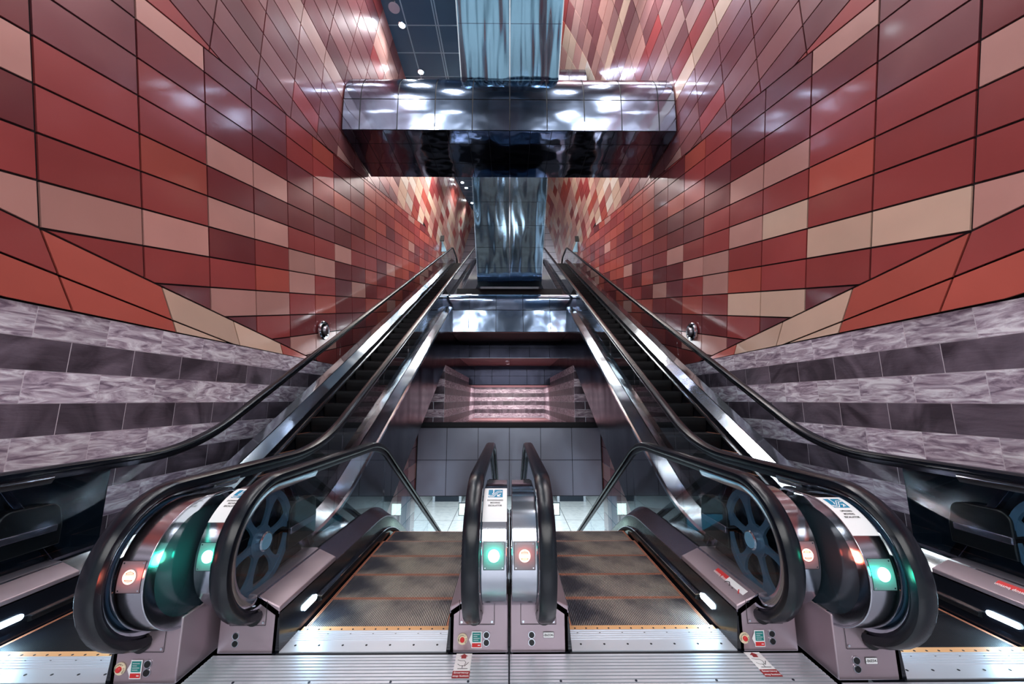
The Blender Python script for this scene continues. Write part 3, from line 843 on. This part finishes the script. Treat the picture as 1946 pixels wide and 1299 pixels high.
# leaning shaft: two clad runs, above and below the beam
def shaft(name, label, yb, zb, yt, zt, hw, rows, loc, skin='steel_wavy'):
    t = thing(name, label, 'shaft', loc, 'leaning steel shaft')
    d = Vector((0, yt-yb, zt-zb)); n = Vector((0, -d.z, d.y)); n = -n if n.y > 0 else n
    n.normalize(); up = d.normalized(); Ln = d.length
    fn0 = lin_fn((0, yb, zb), (1, 0, 0), up)
    mb = quilt(lambda s, tt: fn0(s, tt), [-hw, -.015, .015, hw], rng(0, Ln, rows), .005)
    # rounded edges
    mb.build('cladding', M[skin], t, smooth=0)
    mb = MB(); bk = -n*1.1
    q = [fn0(-hw+.002, 0), fn0(hw-.002, 0), fn0(hw-.002, Ln), fn0(-hw+.002, Ln)]
    q = [p-n*.014 for p in q]
    mb.add(q+[p+bk for p in q], [(0, 1, 2, 3), (4, 5, 6, 7), (0, 1, 5, 4), (1, 2, 6, 5), (2, 3, 7, 6), (3, 0, 4, 7)])
    mb.build('core', M['steel_dark'], t)
    mb = MB(); w = .025
    for s in (-1, 1):
        e = [fn0(s*hw, 0), fn0(s*hw, Ln)]
        mb.add([e[0]+n*.004, e[1]+n*.004, e[1]+Vector((-s*w, 0, 0))+n*.004, e[0]+Vector((-s*w, 0, 0))+n*.004, e[0]-n*.06, e[1]-n*.06], [(0, 1, 2, 3), (0, 1, 5, 4)])
    mb.add([fn0(-.012, 0)+n*.002, fn0(.012, 0)+n*.002, fn0(.012, Ln)+n*.002, fn0(-.012, Ln)+n*.002], [(0, 1, 2, 3)])
    mb.build('edge_trim', M['steel_bright'], t, smooth=0)
shaft('leaning_shaft', 'broad leaning steel shaft rising above the wide cross beam', 8.3, 8.26, 5.0, 11.2, 1.28, 4, (0, 8.3, 8.26), 'steel_top')
shaft('leaning_shaft', 'narrower leaning steel shaft below and behind the wide cross beam', 12.08, 3.85, 9.58, 6.35, 1.10, 5, (0, 12.08, 3.85))

# ------------------------------------------------------------------ ceiling and far end
def ceil_z(y): return 10.75 if y < 10.7 else 10.75+.2*(y-10.7)
mb = MB()
def cf(s, t): return Vector((s, t, ceil_z(t)))
xs = [-3.75, -3.0, -2.15, -2.08, -1.3, -.5, .3]
ysn = [-1.2+.85*k for k in range(14)]+[10.7]+[11.55+.85*k for k in range(18)]
mb = quilt(cf, xs[:5], ysn[:15], .018); quilt(cf, xs, ysn[14:], .018, mb=mb)
mb2 = [(-3.9, -1.2), (.3, -1.2)]
for ya, yb, xr in ((-1.2, 10.7, -1.3), (10.7, 26.2, .3)):
    mb.add([(-3.9, ya, ceil_z(ya)+.003), (xr, ya, ceil_z(ya)+.003), (xr, yb, ceil_z(yb)+.003), (-3.9, yb, ceil_z(yb)+.003)], [(0, 1, 2, 3)], 1)
mb.add([(-1.3, -1.2, 15.9), (2, -1.2, 15.9), (2, 26.2, 15.9), (-1.3, 26.2, 15.9), (-1.3, 10.7, 10.75), (-1.3, -1.2, 10.75), (-1.3, 10.7, 15.9), (.3, 10.7, 10.75), (.3, 10.7, 15.9), (.3, 26.2, 13.85), (.3, 26.2, 15.9)], [(0, 1, 2, 3), (0, 6, 4, 5), (4, 7, 8, 6), (7, 9, 10, 8)], 0)
struct(mb.build('ceiling', [M['ceil'], M['ceil_seam']], smooth=0))

mb = quilt(lin_fn((0, 26, 0), (1, 0, 0), (0, 0, 1)), rng(-4, 4, 6), rng(6, 16, 20), .012)
mb.box(-4, 4, 26.02, 26.1, 5, 16, 1)
struct(mb.build('wall_back', [M['pale'], M['joint']], smooth=0))
mb = MB(); mb.box(-4, 4, 22.7, 26, UP-.3, UP-.02)
struct(mb.build('floor_upper', M['floor']))

# lower cross beam and stepped soffits behind the descending escalators
t = thing('cross_beam', 'low steel cross beam far behind, at the foot of the narrower leaning shaft', 'beam', (0, 11.4, 2.1), 'steel clad cross beams')
pr = [(11.75, 3.46), (11.5, 3.42), (11.36, 3.28), (11.33, 3.1), (11.36, 2.85)]
L = [0]
for a, b in zip(pr, pr[1:]): L.append(L[-1]+hypot(b[0]-a[0], b[1]-a[1]))
def frf(s, tt):
    for k in range(len(L)-1):
        if tt <= L[k+1]+1e-6 or k == len(L)-2:
            f = (tt-L[k])/(L[k+1]-L[k]); a, b = pr[k], pr[k+1]; return Vector((s, a[0]+(b[0]-a[0])*f, a[1]+(b[1]-a[1])*f))
quilt(frf, [-1.8+.86*k-.35 for k in range(6)], [0, L[-1]], .006, (1, 10)).build('rounded_cap', M['steel_beam'], t, smooth=40)
quilt(lin_fn((0, 11.36, 2.84), (1, 0, 0), (0, -.2, -.74)), [-2.15, -1.29, -.43, .43, 1.29, 2.15], [0, 1], .006).build('sloping_apron', M['apron'], t, smooth=0)
mb = MB(); mb.prism([(11.8, 3.44), (11.52, 3.4), (11.38, 3.26), (11.38, 2.84), (11.18, 2.1), (13.0, 2.1), (13.0, 3.85), (12.3, 3.85), (12.2, 3.44)], -1.84, 1.84); mb.build('beam_core', M['joint'], t)

mb = MB()
mb.add([(-1.86, 11.16, 2.09), (1.86, 11.16, 2.09), (1.86, 13.5, 2.22), (-1.86, 13.5, 2.22)], [(0, 1, 2, 3)], 1)
quilt(lin_fn((0, 13.5, 2.22), (1, 0, 0), (0, 0, -1)), [-2.25+.75*k for k in range(7)], [0, .3, .68], .007, mb=mb)
mb.add([(-2.3, 13.52, 2.3), (2.3, 13.52, 2.3), (2.3, 13.52, 1.55), (-2.3, 13.52, 1.55)], [(0, 1, 2, 3)], 2)
mb.add([(-2.2, 13.48, 1.54), (2.2, 13.48, 1.54), (2.2, 16.7, 1.54), (-2.2, 16.7, 1.54)], [(0, 1, 2, 3)], 1)
quilt(lin_fn((0, 16.7, 1.54), (1, 0, 0), (0, 0, -1)), [-2.4+.8*k-.0 for k in range(7)], [0, .46, .86], .007, mb=mb)
mb.add([(-2.4, 16.72, 1.6), (2.4, 16.72, 1.6), (2.4, 16.72, .66), (-2.4, 16.72, .66)], [(0, 1, 2, 3)], 2)
mb.add([(-2.4, 16.7, .67), (2.4, 16.7, .67), (2.4, 20.1, .67), (-2.4, 20.1, .67)], [(0, 1, 2, 3)], 1)
struct(mb.build('ceiling_passage', [M['steel_dark'], M['pink'], M['joint']], smooth=0))

# passage behind: banded stone on the sides and the end, pink ledge floor
def band_wall(mb, p0, p1, z0, z1, n, rm):
    p0, p1 = Vector(p0), Vector(p1); h = (z1-z0)/n; Ln = (p1-p0).length; d = (p1-p0).normalized()
    for r in range(n):
        s = -.3*(r % 2)
        while s < Ln:
            a, b = max(s, 0)+.001, min(s+.6, Ln)-.001
            if b > a:
                A, B = p0+d*a, p0+d*b; za, zb = z0+h*r+.0004, z0+h*(r+1)-.0004
                mb.add([(A.x, A.y, za), (B.x, B.y, za), (B.x, B.y, zb), (A.x, A.y, zb)], [(0, 1, 2, 3)], 0, (1 if r % 2 == 0 else 0, rm.random(), rm.uniform(.9, 1.1), 1))
            s += .6
mb = MB(); rm = random.Random(3)
band_wall(mb, (-1.86, 10.5), (-1.86, 20), -.92, 1.0, 9, rm); band_wall(mb, (1.86, 10.5), (1.86, 20), -.92, 1.0, 9, rm); band_wall(mb, (-1.86, 20), (1.86, 20), -.92, 1.0, 9, rm)
for s in (-1, 1): band_wall(mb, (s*1.86, 10.5), (s*3.9, 10.5), -.92, 1.9, 13, rm)
for s in (-1, 1): mb.add([(s*1.865, 10.55, .98), (s*1.865, 16.72, .98), (s*1.865, 16.72, 2.3), (s*1.865, 10.55, 2.3)], [(0, 1, 2, 3)], 1)
struct(mb.build('wall_passage', [M['stone'], M['steel_dark']], smooth=0))
mb = MB(); quilt(lin_fn((0, 0, -.93), (1, 0, 0), (0, 1, 0)), [-1.86, -.62, .62, 1.86], [10.45, 13.6, 16.8, 20], .006, mb=mb)
mb.box(-2.5, 2.5, 10.45, 20.1, -1.2, -.94, 1)
struct(mb.build('floor_passage', [M['pink'], M['joint']], smooth=0))

# steel fascia over the lower lobby
mb = quilt(lin_fn((0, 10.3, 0), (1, 0, 0), (0, 0, 1)), [-2.52, -1.72, -.86, 0, .86, 1.72, 2.52], [-2.55, -1.62, -.76], .007)
mb.box(-2.62, 2.62, 10.312, 10.44, -2.56, -.74, 1); mb.box(-2.62, 2.62, 10.27, 10.5, -.74, -.62, 1)
struct(mb.build('wall_fascia', [M['steel_panel'], M['joint']], smooth=0))
# red tiled cheeks of the escalator well
for s, nm in ((-1, 'wall_well_left'), (1, 'wall_well_right')):
    mb = MB(); rm = random.Random(9)
    for r in range(14):
        for c in range(7):
            y0, z0 = 4.6+.82*c, LOW+.42*r
            if z0 > (-1.75 if y0 < 7.8 else -.98): continue
            mb.add([(s*2.54, y0+a, z0+b) for a, b in ((.008, .008), (.812, .008), (.812, .412), (.008, .412))], [(0, 1, 2, 3)], 0, jit(rm.choice([C_RD, C_MV, C_PK])))
    mb.add([(s*2.56, y, z) for y, z in ((4.6, LOW), (10.3, LOW), (10.3, -.62), (7.8, -.62), (7.8, -1.3), (4.6, -1.3))], [(0, 1, 2, 3, 4, 5)], 1)
    struct(mb.build(nm, [M['panel'], M['gap']], smooth=0))

# floors
mb = MB(); mb.box(-8, 8, -9, 1.0, FL-.2, FL-.02)
mb.box(-4.05, -3.6, .9, 12, FL-.2, FL-.02); mb.box(3.6, 4.05, .9, 12, FL-.2, FL-.02)
mb.box(-4.05, -2.55, 4.6, 12, FL-.2, FL-.02); mb.box(2.55, 4.05, 4.6, 12, FL-.2, FL-.02)
struct(mb.build('floor', M['floor']))
mb = MB(); quilt(lin_fn((0, 0, LOW), (1, 0, 0), (0, 1, 0)), rng(-9, 9, 9), rng(8, 28, 8), .012, mb=mb)
mb.add([(-9, 8, LOW-.01), (9, 8, LOW-.01), (9, 28, LOW-.01), (-9, 28, LOW-.01)], [(0, 1, 2, 3)], 1)
struct(mb.build('floor_lobby', [M['floor'], M['joint']], smooth=0))
mb = MB(); mb.add([(-9, 10.45, -2.56), (9, 10.45, -2.56), (9, 28, -2.56), (-9, 28, -2.56)], [(0, 1, 2, 3)])
struct(mb.build('ceiling_lobby', M['lobby'], smooth=0))
mb = MB(); mb.box(-9, 9, 28, 28.1, LOW, -2.5); mb.box(-9.1, -9, 8, 28, LOW, -2.5); mb.box(9, 9.1, 8, 28, LOW, -2.5)
struct(mb.build('wall_lobby', M['lobby'], smooth=0))

# ------------------------------------------------------------------ wall speakers, signs, downlights
def speaker(x, y, z, label):
    s = 1 if x > 0 else -1
    t = thing('wall_speaker', label, 'speaker', (x, y, z), 'round wall loudspeakers')
    b = MB(); b.lathe((x, y, z), (-s, 0, 0), [(.2, 0), (.2, .03), (.185, .05), (.15, .055), (.13, .03)], 36); b.build('bezel', M['steel_bright'], t)
    b = MB(); b.lathe((x, y, z), (-s, 0, 0), [(.135, .03), (.12, .015), (.085, .012), (0, .012)], 32); b.build('cone', M['joint'], t)
    b = MB(); b.lathe((x, y, z), (-s, 0, 0), [(.1, .01), (.1, .07), (.085, .1), (.05, .118), (0, .122)], 32); b.build('horn_cap', M['steel_soft'], t)
speaker(-3.97, 7.62, 1.46, 'round metal loudspeaker on the left red wall above the handrail')
speaker(3.97, 7.72, 1.46, 'round metal loudspeaker on the right red wall above the handrail')

def blade_sign(s, label):
    x = s*3.62
    t = thing('direction_sign', label, 'sign', (s*3.8, 19.2, 8.7), 'overhead signs at the escalator heads')
    b = MB(); b.box(min(x, s*3.96), max(x, s*3.96), 18.9, 18.98, 8.65, 8.95); b.build('sign_board', M['ink'], t)
    b = MB(); x2 = s*3.82; b.add([(x2, 19.3, 8.2), (s*3.52, 19.3, 8.2), (x2, 19.3, 8.95), (x2, 19.36, 8.2), (s*3.52, 19.36, 8.2), (x2, 19.36, 8.95)], [(0, 1, 2), (3, 4, 5), (0, 1, 4, 3), (1, 2, 5, 4), (2, 0, 3, 5)]); b.build('glass_fin', M['hub'], t)
blade_sign(-1, 'small dark sign with pale blue fin at the head of the leftmost escalator')
blade_sign(1, 'small dark sign with pale blue fin at the head of the rightmost escalator')

def downlight(x, y, label, e, z=None):
    z = ceil_z(y)-.002 if z is None else z
    t = thing('downlight', label, 'lamp', (x, y, z), 'ceiling downlights')
    b = MB(); b.lathe((x, y, z), (0, 0, -1), [(.11, 0), (.11, .02), (.085, .03), (.08, .01)], 24); b.build('trim_ring', M['steel_bright'], t)
    b = MB(); b.cyl((x, y, z), (0, 0, -1), .08, .012, 24); b.build('lens', M['downlight'], t)
    li = bpy.data.lights.new('downlight_spot', 'SPOT'); e *= .2; li.energy = e; li.spot_size = radians(110); li.spot_blend = .6; li.shadow_soft_size = .1; li.color = (.9, .97, 1)
    lo = bpy.data.objects.new('downlight_spot', li); COL.objects.link(lo); lo.location = (x, y, z-.06+ZC)
downlight(-3.13, 8.98, 'bright downlight in the dark ceiling nearest the top edge, left of the shaft', 700)
downlight(-2.95, 10.5, 'bright downlight in the dark ceiling just above the wide cross beam', 700)
downlight(-2.75, 19.4, 'downlight seen under the wide cross beam, upper left of a close pair', 900)
downlight(-2.62, 20.2, 'downlight seen under the wide cross beam, lower right of a close pair', 900)
downlight(-2.55, 22.8, 'lone downlight deep in the far ceiling beside the narrower shaft', 900)
downlight(-.08, 14.6, 'pin-sized downlight in the pink passage soffit, upper one', 60, 1.538)
downlight(-.08, 15.7, 'pin-sized downlight in the pink passage soffit, lower one', 60, 1.538)

# bell lamp hanging from the dark ceiling
t = thing('pendant_lamp', 'little bell-shaped pendant lamp hanging from the dark ceiling', 'lamp', (-3.15, 8.35, 10.6))
b = MB(); b.lathe((-3.15, 8.35, 10.62), (0, 0, -1), [(.02, -.12), (.03, 0), (.06, .05), (.15, .09), (.15, .1), (0, .1)], 24); b.build('shade', M['pale'], t)

# ------------------------------------------------------------------ lower lobby furniture
def lobby_column(x, y, w, label):
    b = MB(); b.box(x-w, x+w, y-w, y+w, LOW, -2.56); b.box(x-w-.05, x+w+.05, y-w-.05, y+w+.05, LOW, LOW+.2); o = b.build('column', M['lobby_col'], bevel=.02, origin=(x, y, LOW+ZC))
    tag(o, label, 'column', 'columns of the lower lobby')
lobby_column(-1.55, 17.6, .17, 'blue-grey column in the lower lobby left of the central newel')
lobby_column(1.55, 17.6, .17, 'blue-grey column in the lower lobby right of the central newel')
def info_board(x, y, z, w, h, m, label, name='lit_board'):
    t = thing(name, label, 'sign', (x, y, LOW), 'lit boards in the lower lobby')
    b = MB(); b.box(x-w/2-.04, x+w/2+.04, y, y+.08, z-.04, z+h+.04); b.box(x-.05, x+.05, y+.02, y+.08, LOW, z); b.build('frame', M['lobby_dark'], t)
    b = MB(); b.box(x-w/2, x+w/2, y-.012, y, z, z+h); b.build('face', m, t)
info_board(-2.05, 18.2, -5.35, .62, .5, M['screen'], 'pale green lit panel beside the lobby column on the left')
info_board(2.05, 18.2, -5.35, .62, .5, M['screen'], 'pale green lit panel beside the lobby column on the right')
info_board(-4.75, 15.6, -5.2, 1.5, .62, M['screen_blue'], 'teal lit sign seen through the left handrail bend', 'lit_sign')
def gate(x, y, label):
    t = thing('doorway', label, 'doorway', (x, y, LOW), 'doorways across the lower lobby')
    b = MB(); b.box(x-.9, x-.75, y, y+.2, LOW, -3.7); b.box(x+.75, x+.9, y, y+.2, LOW, -3.7); b.box(x-.9, x+.9, y, y+.2, -3.7, -3.5); b.build('frame', M['steel_bright'], t)
    b = MB(); b.box(x-.75, x+.75, y+.1, y+.14, LOW, -3.7); b.build('door_leaf', M['lobby_dark'], t)
for x, w in ((-3.9, 'far left'), (-1.7, 'left of centre'), (1.7, 'right of centre'), (3.9, 'far right')):
    gate(x, 24, 'dark doorway in a pale frame at the back of the lower lobby, %s' % w)

# ------------------------------------------------------------------ lights
def area(name, loc, aim, sx, sy, e, col=(1, 1, 1)):
    li = bpy.data.lights.new(name, 'AREA'); li.shape = 'RECTANGLE'; li.size = sx; li.size_y = sy; li.energy = e; li.color = col
    o = bpy.data.objects.new(name, li); COL.objects.link(o); o.location = (loc[0], loc[1], loc[2]+ZC)
    o.rotation_euler = (Vector(aim)-Vector(loc)).to_track_quat('-Z', 'Y').to_euler(); return o
# added strips behind the eye and unseen small lights overhead, for the steel's highlights
for k in range(6): area('added_hall_strip', (0, -1.9-1.0*k, 2.55), (0, -1.9-1.0*k+.25, 0), 7, .13, 70, (1, .98, .97))
for sx in (-1, 1):
    for k in range(6):
        area('added_overhead_light', (sx*(1.5, 3.1, 2.2, 3.3, 1.7, 2.7)[k]+.12*sx, -.4+1.5*k, 10.5), (sx*3.3, .8+1.5*k, 0), .4, .4, 52, (.97, .98, 1))
area('hall_light', (-2, 15, 10.6), (-3, 15, 3), 1, 6, 420, (1, .96, .92))
area('hall_light', (1.6, 15, 12.5), (3.2, 16, 4), 1, 6, 420, (1, .96, .92))
area('added_overhead_light', (.6, 9, 15.3), (3.2, 10.5, 11), 1.6, 1.6, 420, (1, .98, .98))  # added out of view to brighten the upper right wall
area('lobby_light', (0, 17, -2.7), (0, 17, -6), 12, 10, 900, (.92, .98, 1))
area('passage_light', (0, 17.6, .62), (0, 19.6, -1), 2.8, 1.2, 100, (1, .93, .92))

w = bpy.data.worlds.new('hall_air'); S.world = w; w.use_nodes = True
bg = w.node_tree.nodes['Background']; bg.inputs[0].default_value = (.62, .72, .85, 1); bg.inputs[1].default_value = .85

# invented hall behind the eye, giving the steel reflections: ceiling, striped wall, far wall
mb = MB(); mb.box(-8, 8, -9, -1.3, 2.6, 2.8); struct(mb.build('ceiling_added_hall', M['lobby_dark'], smooth=0))
mb = MB(); rm = random.Random(8); x = -4.2
while x < 4.2:
    wd = rm.choice([.45, .6, .9, 1.2]); mb.box(x+.01, x+wd-.01, -1.45, -1.35, 2.8, 16, rm.choice([0, 1, 0, 2])); x += wd
struct(mb.build('wall_added_strips', [M['lobby'], M['lobby_dark'], M['lobby_col']], smooth=0))  # added and striped so the shafts reflect vertical streaks
mb = MB(); mb.box(-8, 8, -9.2, -9, FL, 2.8); struct(mb.build('wall_added_hall', M['lobby'], smooth=0))

PART_LABELS = dict(newel_wheel='blue-grey spoked wheel', hub_cap='pale blue hub cap', comb_plate='orange-yellow comb strip', glass_panel='clear glass balustrade panel',
                   handrail='black rubber handrail', skirt_lamp='white glowing slot lamp', emergency_button='red stop button in a cream ring', instruction_plate='white plate with teal and red fields',
                   green_signal_light='glowing green-white lamp', red_signal_light='red no-entry lamp with a white bar', direction_sign='white sign with a blue escalator pictogram',
                   number_plate='small white number plate', stop_button_sticker='red and white stop button sticker', mirror_soffit='dark mirror-like underside')
for o in list(COL.objects):
    k = o.name.split('.')[0]
    if o.parent and k in PART_LABELS: o['label'] = PART_LABELS[k]

# ------------------------------------------------------------------ camera
cd = bpy.data.cameras.new('camera'); cam = bpy.data.objects.new('camera', cd); COL.objects.link(cam)
cd.sensor_fit = 'HORIZONTAL'; cd.sensor_width = 36; cd.lens = 36*690/1946
cd.clip_start = .05; cd.clip_end = 200
cam.location = (0, 0, ZC); cam.rotation_euler = (radians(90+9.05), 0, radians(-.4))
S.camera = cam
S.view_settings.view_transform = 'Standard'; S.view_settings.look = 'None'; S.view_settings.gamma = 1; S.view_settings.exposure = .5
S.view_settings.use_curve_mapping = False
S.cycles.transparent_max_bounces = 24; S.cycles.max_bounces = 10; S.cycles.use_denoising = True
